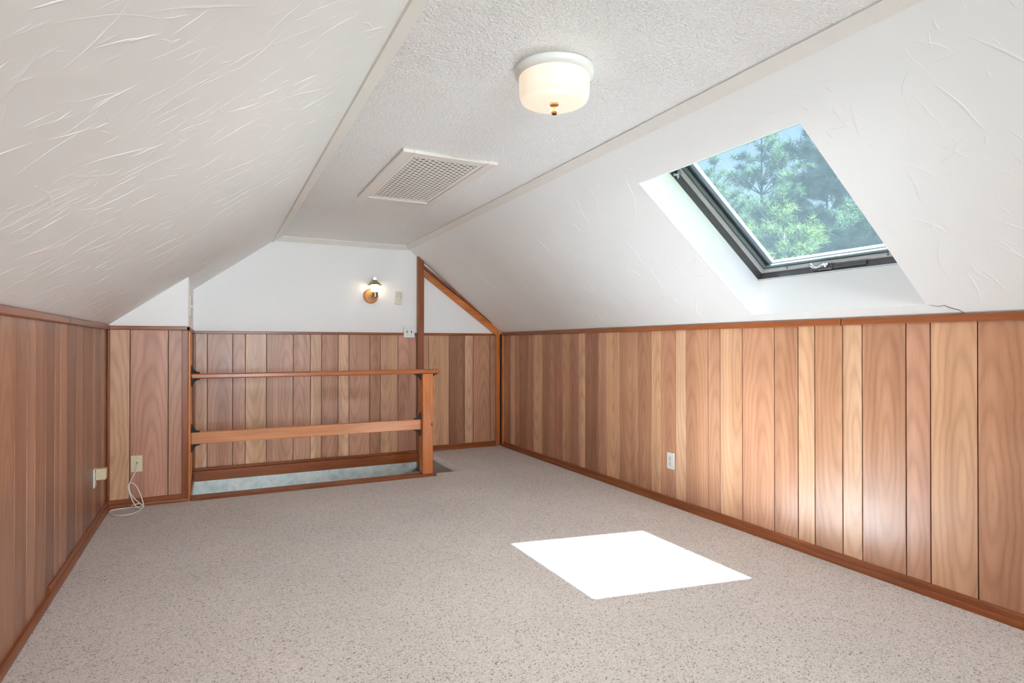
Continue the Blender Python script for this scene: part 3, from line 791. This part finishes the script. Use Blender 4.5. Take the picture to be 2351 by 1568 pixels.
ll = bpy.data.lights.new('ceiling_lamp_bulbs', 'AREA'); ll.shape = 'DISK'; ll.size = 0.21; ll.energy = 8.0; ll.color = (1.0, 0.92, 0.84)
lo = bpy.data.objects.new('ceiling_lamp_bulbs', ll); lo.location = (0, 0, -0.1305); lo.parent = lp; COL.objects.link(lo)

# ------------------------------------------------------------------ oil-lamp style sconce
sc = thing('wall_sconce', (1.411, YF, 1.607), 'small lit oil-lamp style sconce on a round wooden plaque', 'sconce')
MB().lathe([(0.062, -0.022), (0.072, -0.018), (0.075, -0.008), (0.075, 0.003)], (1.411, YF, 1.607), 'Y', 40).build('plaque', mat_trim('plaque_wood', (0.55, 0.25, 0.09), 'Z', 0.3), sc)
MB().lathe([(0.004, -0.024), (0.004, -0.020)], (1.384, YF, 1.585), 'Y', 10).build('screw', M['dark_slot'], sc)
SX, SY = 1.432, YF - 0.085
MB().tube([(1.411, YF - 0.02, 1.600), (1.411, YF - 0.05, 1.595), (SX, SY, 1.592)], 0.008, 8).lathe([(0.018, -0.026), (0.020, -0.020)], (1.411, YF, 1.603), 'Y', 16).build('arm', M['brass'], sc)
MB().lathe([(0.004, 1.578), (0.012, 1.582), (0.025, 1.588), (0.029, 1.597), (0.029, 1.628), (0.031, 1.634), (0.031, 1.642)], (SX, SY, 0), seg=24).build('burner_cup', M['brass'], sc)
for k in range(8):
    a = k * math.pi / 4
    MB().tube([(SX + 0.030 * math.cos(a), SY + 0.030 * math.sin(a), 1.636), (SX + 0.033 * math.cos(a), SY + 0.033 * math.sin(a), 1.650)], [0.004, 0.002], 5).build('prong', M['brass'], sc)
MB().lathe([(0.026, 1.640), (0.034, 1.652), (0.039, 1.672), (0.039, 1.690), (0.034, 1.710), (0.027, 1.728)], (SX, SY, 0), seg=28).build('glass_chimney', M['chimney'], sc)
hat = MB().lathe([(0.071, 1.712), (0.072, 1.714), (0.050, 1.732), (0.030, 1.748), (0.022, 1.755), (0.020, 1.762), (0.017, 1.762), (0.018, 1.753), (0.028, 1.744), (0.048, 1.728)], (SX, SY, 0), seg=32, cap0=False, cap1=False)
hat.build('metal_shade', M['brass'], sc)
MB().lathe([(0.0165, 1.745), (0.0165, 1.790), (0.015, 1.790)], (SX, SY, 0), seg=20).build('chimney_top', M['clear_chimney'], sc)

# ------------------------------------------------------------------ ceiling grille
VX0, VX1, VY0, VY1 = 0.876, 1.418, 3.010, 4.120
vg = thing('ceiling_grille', ((VX0 + VX1) / 2, (VY0 + VY1) / 2, ZC), 'cream framed ceiling grille of expanded metal mesh', 'grille')
W_ = 0.060
def frame_bar(a, b, t=0.016): MB().box(a, b, 0.003).build('frame_board', M['trim_white'], vg)
frame_bar((VX0, VY0, ZC - 0.018), (VX0 + W_, VY1, ZC)); frame_bar((VX1 - W_, VY0, ZC - 0.018), (VX1, VY1, ZC))
frame_bar((VX0 + W_, VY0, ZC - 0.018), (VX1 - W_, VY0 + W_, ZC)); frame_bar((VX0 + W_, VY1 - W_, ZC - 0.018), (VX1 - W_, VY1, ZC))
ix0, ix1, iy0, iy1 = VX0 + W_, VX1 - W_, VY0 + W_, VY1 - W_
I_ = 0.028
m = MB()
for a, b in (((ix0 + .002, iy0 + .002), (ix0 + I_, iy1 - .002)), ((ix1 - I_, iy0 + .002), (ix1 - .002, iy1 - .002)), ((ix0 + I_, iy0 + .002), (ix1 - I_, iy0 + I_)), ((ix0 + I_, iy1 - I_), (ix1 - I_, iy1 - .002))):
    m.box((a[0], a[1], ZC - 0.013), (b[0], b[1], ZC), 0.002)
m.build('inner_frame', M['trim_white'], vg)
gx0, gx1, gy0, gy1 = ix0 + I_, ix1 - I_, iy0 + I_, iy1 - I_
MB().box((gx0, gy0, ZC - 0.0015), (gx1, gy1, ZC)).build('duct_shadow', M['duct'], vg)  # flat dark sheet, shade and dust of the duct put into its colour
m = MB(); PX, PY = 0.056, 0.042
ny = int((gy1 - gy0) / (PY / 2)) + 1
for j in range(ny):
    yb = gy0 + j * PY / 2
    ph = (j % 2) * PX / 2
    x = gx0 - PX; pts = []
    while x < gx1 + PX:
        pts += [(x + ph, 0), (x + ph + PX / 2, 1)]; x += PX
    for (xa_, ua), (xb_, ub) in zip(pts[:-1], pts[1:]):
        if xb_ <= gx0 or xa_ >= gx1: continue
        def cl(xx):
            t = (min(max(xx, gx0), gx1) - xa_) / (xb_ - xa_); return min(max(xx, gx0), gx1), ua + (ub - ua) * t
        (p0, u0), (p1, u1) = cl(xa_), cl(xb_)
        ya, yc = yb + u0 * PY / 2, yb + u1 * PY / 2
        if max(ya, yc) > gy1 - 0.001: continue
        wy = 0.0115
        m.poly([(p0, ya, ZC - 0.0085), (p1, yc, ZC - 0.0085), (p1, yc + wy, ZC - 0.011), (p0, ya + wy, ZC - 0.011)])
        m.poly([(p0, ya + wy, ZC - 0.011), (p1, yc + wy, ZC - 0.011), (p1, yc + wy + 0.0012, ZC - 0.0095), (p0, ya + wy + 0.0012, ZC - 0.0095)])
gr = m.build('mesh_grille', M['trim_white'], vg); gr['kind'] = 'stuff'

# ------------------------------------------------------------------ outlets, switches, small wall things
def local_plate(parent, o, ex, n, w, h, th, mat, name='cover_plate', bevel=0.002):
    """plate centred at o on a wall: ex = along wall, n = out of the wall"""
    ex, n = Vector(ex), Vector(n); o = Vector(o); ez = Vector((0, 0, 1))
    m = MB()
    pts = [o + ex * (sx_ * w / 2) + ez * (sz_ * h / 2) for sx_, sz_ in ((-1, -1), (1, -1), (1, 1), (-1, 1))]
    top = [o + ex * (sx_ * (w / 2 - bevel)) + ez * (sz_ * (h / 2 - bevel)) + n * th for sx_, sz_ in ((-1, -1), (1, -1), (1, 1), (-1, 1))]
    mid = [p + n * (th - bevel) for p in pts]
    V = [[m.bm.verts.new(p) for p in r] for r in (pts, mid, top)]
    for i in (0, 1):
        for k in range(4): m.bm.faces.new((V[i][k], V[i][(k + 1) % 4], V[i + 1][(k + 1) % 4], V[i + 1][k]))
    m.bm.faces.new(V[2]); m.bm.faces.new(list(reversed(V[0])))
    return m.build(name, mat, parent)
def disc(parent, o, n, r, th, mat, name, squash=None):
    n = Vector(n); m = MB()
    m.tube([Vector(o), Vector(o) + n * th], r, 16)
    return m.build(name, mat, parent)
def outlet(loc, ex, n, label, name='wall_outlet'):
    t = thing(name, loc, label, 'outlet', 'wall outlets')
    ex_, n_, o = Vector(ex), Vector(n), Vector(loc)
    local_plate(t, o, ex, n, 0.070, 0.114, 0.006, M['white_plastic'])
    for s in (-1, 1):
        rc = local_plate(t, o + Vector((0, 0, s * 0.0195)) + n_ * 0.006, ex, n, 0.034, 0.028, 0.003, M['cream_plastic'], 'receptacle', 0.004)
        for k in (-1, 1):
            local_plate(rc, o + Vector((0, 0, s * 0.0195 + 0.003)) + n_ * 0.0088 + ex_ * k * 0.0065, ex, n, 0.0024, 0.009, 0.0008, M['dark_slot'], 'slot', 0.0002)
        disc(rc, o + Vector((0, 0, s * 0.0195 - 0.008)) + n_ * 0.0086, n, 0.0024, 0.001, M['dark_slot'], 'ground_hole')
    disc(t, o + n_ * 0.006, n, 0.003, 0.0012, M['screw'], 'screw')
    return t
outlet((XR, 3.235, 0.308), (0, 1, 0), (-1, 0, 0), 'white duplex outlet low on the right panelled wall')
outlet((XL, 4.400, 0.306), (0, 1, 0), (1, 0, 0), 'white outlet on the left panelled wall with a plug-in box')
pa = MB().box((XL + 0.0095, 4.376, 0.294), (XL + 0.062, 4.428, 0.362), 0.003).build('plug_in_adapter', M['ivory_plastic'], origin=(XL + 0.03, 4.402, 0.294))
tag(pa, 'cream box-shaped adapter plugged into the left wall outlet', 'adapter')
for k in (-1, 1): MB().box((XL + 0.0085, 4.402 + k * 0.0065 - 0.001, 0.324), (XL + 0.0100, 4.402 + k * 0.0065 + 0.001, 0.333)).build('prong', M['screw'], pa)
cp = thing('cable_wall_plate', (-0.477, YJ, 0.294), 'ivory blank wall plate with a white cable on the short wall', 'wall plate')
local_plate(cp, (-0.477, YJ, 0.294), (1, 0, 0), (0, -1, 0), 0.070, 0.113, 0.005, M['ivory_plastic'])
disc(cp, (-0.477, YJ - 0.005, 0.339), (0, -1, 0), 0.004, 0.0012, M['screw'], 'screw')
disc(cp, (-0.475, YJ - 0.005, 0.299), (0, -1, 0), 0.0065, 0.002, M['dark_slot'], 'cable_hole')
cb = [(-0.475, YJ - 0.006, 0.299), (-0.474, 4.845, 0.296), (-0.471, 4.835, 0.281), (-0.483, 4.835, 0.240), (-0.506, 4.835, 0.188), (-0.516, 4.835, 0.151), (-0.509, 4.832, 0.103), (-0.482, 4.825, 0.060),
      (-0.447, 4.815, 0.024), (-0.430, 4.800, 0.010), (-0.433, 4.800, 0.040), (-0.452, 4.805, 0.104), (-0.475, 4.81, 0.154), (-0.501, 4.81, 0.178), (-0.517, 4.81, 0.168), (-0.521, 4.81, 0.149),
      (-0.509, 4.80, 0.103), (-0.489, 4.79, 0.050), (-0.466, 4.775, 0.016), (-0.445, 4.765, 0.007), (-0.427, 4.780, 0.009), (-0.432, 4.808, 0.008), (-0.503, 4.817, 0.006), (-0.575, 4.815, 0.006), (-0.607, 4.795, 0.006),
      (-0.617, 4.739, 0.006), (-0.587, 4.664, 0.006), (-0.538, 4.621, 0.006), (-0.489, 4.628, 0.006), (-0.454, 4.676, 0.007), (-0.432, 4.735, 0.012), (-0.432, 4.775, 0.022), (-0.455, 4.80, 0.032), (-0.498, 4.800, 0.022)]
cbo = MB().tube(spline(cb, 6), 0.0036, 8).build('coaxial_cable', M['cable'], origin=(-0.475, 4.75, 0))
tag(cbo, 'white coaxial cable looping from the ivory wall plate onto the carpet', 'cable')
pl_ = Vector((-0.498, 4.800, 0.022))
MB().tube([pl_, pl_ + Vector((-0.012, 0, -0.003))], 0.0026, 6).build('connector', M['screw'], cbo)
# double switch plate on the far wall
sw = thing('light_switch', (1.8045, YF, 1.251), 'white double toggle switch plate beside the far post', 'switch')
local_plate(sw, (1.8045, YF - 0.016, 1.251), (1, 0, 0), (0, -1, 0), 0.116, 0.116, 0.006, M['white_plastic'])
for k in (-1, 1):
    xs = 1.8045 + k * 0.023
    tg = MB().box((xs - 0.0055, YF - 0.0225, 1.239), (xs + 0.0055, YF - 0.021, 1.263)).build('switch_slot', M['dark_slot'], sw)
    MB().box((xs - 0.0042, YF - 0.034, 1.243), (xs + 0.0042, YF - 0.022, 1.254), 0.001, rot=Matrix.Rotation(R(-24), 3, 'X')).build('toggle', M['almond_toggle'], sw)
    for z in (1.221, 1.281): disc(sw, (xs, YF - 0.022, z), (0, -1, 0), 0.003, 0.001, M['screw'], 'screw')
# cream box on the far wall
th = thing('thermostat', (1.692, YF, 1.597), 'small cream wall box right of the sconce', 'thermostat')
rt = Matrix.Rotation(R(3.0), 3, 'Y')
MB().box((1.660, YF - 0.026, 1.530), (1.724, YF + 0.003, 1.664), 0.003, rot=rt).build('case', M['cream_plastic'], th)
for z in (1.640, 1.618): MB().box((1.663, YF - 0.0275, z), (1.721, YF - 0.0255, z + 0.0025), rot=rt, pivot=(1.692, YF, 1.597)).build('case_groove', M['almond_toggle'], th)
for x in (1.671, 1.712): disc(th, (x, YF - 0.026, 1.607), (0, -1, 0), 0.0035, 0.002, M['dark_slot'], 'button')
# switch group on the stairwell side wall
s3 = thing('switch_panel', (XW, 5.16, 1.41), 'cream switch panel on the narrow plaster side wall above the stairs', 'switch')
local_plate(s3, (XW + 0.002, 5.16, 1.410), (0, 1, 0), (1, 0, 0), 0.19, 0.150, 0.009, M['cream_plastic'])
for k in (-1, 0, 1):
    MB().box((XW + 0.010, 5.16 + k * 0.046 - 0.005, 1.398), (XW + 0.020, 5.16 + k * 0.046 + 0.005, 1.420), 0.001).build('toggle', M['white_plastic'], s3)
MB().box((XW + 0.010, 5.11, 1.452), (XW + 0.013, 5.21, 1.468)).build('name_strip', M['almond_toggle'], s3)

# ------------------------------------------------------------------ outdoors
gd = MB().box((-60, -60, -3.2), (90, 90, -3.0)).build('ground', M['grass']); struct(gd, 'lawn around the house, below the skylight view', 'ground')

def pine(base, height, rad, seed, label, mat, z_lo, n_whorl, tuft_len=0.15, dens=1.0, lean=0.0, needles=14, trunk=1.0, cone=1.9):
    """trunk, whorled limbs and soft needle tufts"""
    rg = np.random.default_rng(seed)
    t = thing('pine_tree', base, label, 'tree', 'trees outside the skylight')
    bx, by, bz = base
    top = Vector((bx + lean, by, bz + height))
    tp = [Vector(base).lerp(top, f) + Vector((0.06 * math.sin(f * 7 + seed), 0.06 * math.cos(f * 5 + seed), 0)) * (1 if 0 < f < 1 else 0) for f in [i / 10 for i in range(11)]]
    MB().tube(tp, [0.16 * trunk * height / 10 * (1 - 0.93 * i / 10) for i in range(11)], 8).build('trunk', M['bark'], t)
    limbs = MB()
    C, D = [], []          # tuft centres and directions
    for wi in range(n_whorl):
        f = (wi + rg.uniform(-.2, .2)) / n_whorl
        z = z_lo + (bz + height - 0.25 - z_lo) * f
        fr = (z - bz) / height
        if fr > 0.985: continue
        prof = min(1.0, (1 - fr) * cone + 0.06)
        for bi in range(int(rg.integers(5, 8))):
            a = rg.uniform(0, 2 * math.pi)
            L = rad * prof * rg.uniform(0.62, 1.12)
            p0 = np.array([bx + lean * fr, by, z])
            d = np.array([math.cos(a), math.sin(a), rg.uniform(0.10, 0.45)])
            n = 6
            path = [p0 + d * L * k / n + np.array([0, 0, 0.10 * L * math.sin(k / n * 3.0) + 0.18 * L * (k / n) ** 2]) for k in range(n + 1)]
            limbs.tube([Vector(p) for p in path], [0.018 * L * (1 - 0.85 * k / n) + 0.003 for k in range(n + 1)], 5, False)
            # side shoots carrying tufts
            ns = max(6, int(L * 20 * dens))
            for s in range(ns):
                u = 0.22 + 0.78 * (s + rg.uniform()) / ns
                k = min(int(u * n), n - 1); q = path[k] + (path[k + 1] - path[k]) * (u * n - k)
                side = rg.choice([-1, 1]) * rg.uniform(0.3, 1.1)
                sd = np.array([math.cos(a + side), math.sin(a + side), rg.uniform(0.05, 0.75)])
                sl_ = L * 0.34 * (1.15 - u) + 0.10
                m_ = max(2, int(sl_ / 0.075))
                for e in range(m_):
                    w_ = (e + 1) / m_
                    C.append(q + sd * sl_ * w_ + rg.normal(0, 0.015, 3)); D.append(sd + np.array([0, 0, 0.35]) + rg.normal(0, 0.25, 3))
    # leader candles
    for k in range(7):
        a = k * 2 * math.pi / 6
        d = np.array([0.55 * math.cos(a), 0.55 * math.sin(a), 1.0]) if k < 6 else np.array([0, 0, 1.0])
        for e in range(5 if k < 6 else 9):
            C.append(np.array(top) - np.array([0, 0, 0.30]) + d * 0.055 * (e + 1)); D.append(d)
    limbs.build('limbs', M['bark'], t)['kind'] = 'stuff'
    C = np.array(C); D = np.array(D); D /= np.linalg.norm(D, axis=1)[:, None]
    N = len(C); K = needles
    rd = rg.normal(size=(N, K, 3)); rd /= np.linalg.norm(rd, axis=2)[:, :, None]
    dirs = D[:, None, :] * 0.75 + rd * 0.85; dirs /= np.linalg.norm(dirs, axis=2)[:, :, None]
    ln = tuft_len * rg.uniform(0.65, 1.1, (N, K, 1))
    wv = np.cross(dirs, rg.normal(size=(N, K, 3))); wv /= np.linalg.norm(wv, axis=2)[:, :, None]
    b0 = C[:, None, :] + dirs * 0.008
    v = np.stack([b0 - wv * 0.035 * tuft_len, b0 + wv * 0.035 * tuft_len, b0 + dirs * ln], axis=2).reshape(-1, 3) - np.array(base)
    nf = N * K
    me = bpy.data.meshes.new('foliage')
    me.vertices.add(nf * 3); me.vertices.foreach_set('co', v.astype(np.float32).ravel())
    me.loops.add(nf * 3); me.loops.foreach_set('vertex_index', np.arange(nf * 3, dtype=np.int32))
    me.polygons.add(nf); me.polygons.foreach_set('loop_start', np.arange(0, nf * 3, 3, dtype=np.int32))
    try: me.polygons.foreach_set('loop_total', np.full(nf, 3, dtype=np.int32))
    except Exception: pass
    at = me.attributes.new('tone', 'FLOAT', 'POINT')
    tone = np.clip(rg.normal(0.5, 0.22, (N, 1, 1)) + np.array([-0.25, -0.25, 0.3])[None, None, :] + rg.normal(0, 0.08, (N, K, 1)), 0, 1)
    at.data.foreach_set('value', np.broadcast_to(tone, (N, K, 3)).astype(np.float32).ravel().copy())
    me.update(); me.validate()
    me.materials.append(M[mat])
    o = bpy.data.objects.new('foliage', me); COL.objects.link(o); o.parent = t; o['kind'] = 'stuff'
    return nf

def polar(px, dist):
    """ground position seen in the direction of image column px at a distance"""
    a = R(26.57) + math.atan((px - 1175.5) / 1369.0)
    return dist * math.sin(a), dist * math.cos(a)
G0 = -3.0
x, y = polar(1800, 9.5); tris = pine((x, y, G0), 6.10, 2.1, 3, 'young light green pine with upright leader shoots, nearest the skylight', 'needle1', 0.4, 14, 0.13, 1.4, cone=1.3)
x, y = polar(2010, 14.5); tris += pine((x, y, G0), 11.5, 2.7, 8, 'tall blue-green pine filling the right side of the skylight', 'needle2', 0.6, 18, 0.20, 1.15, trunk=0.55)
x, y = polar(1570, 17.0); tris += pine((x, y, G0), 8.6, 2.4, 15, 'broad mid-green pine low at the left of the skylight', 'needle1', 0.5, 13, 0.20, 0.8, trunk=0.7)
x, y = polar(1750, 22.0); tris += pine((x, y, G0), 12.2, 2.6, 22, 'slender dark pine with open top behind the young pine', 'needle2', 1.0, 14, 0.24, 0.6, trunk=0.7)
x, y = polar(1640, 28.0); tris += pine((x, y, G0), 12.4, 3.0, 31, 'distant pine showing sky through its upper limbs', 'needle2', 2.5, 11, 0.28, 0.5, trunk=0.8)
x, y = polar(2090, 27.0); tris += pine((x, y, G0), 13.0, 3.2, 44, 'distant dark pine at the far right behind the tall pine', 'needle2', 1.0, 13, 0.28, 0.5, trunk=0.8)
x, y = polar(1900, 35.0); tris += pine((x, y, G0), 15.0, 3.6, 52, 'most distant pine closing the gap behind the young pine', 'needle2', 1.0, 14, 0.32, 0.55, trunk=0.8)
print('needle triangles', tris)
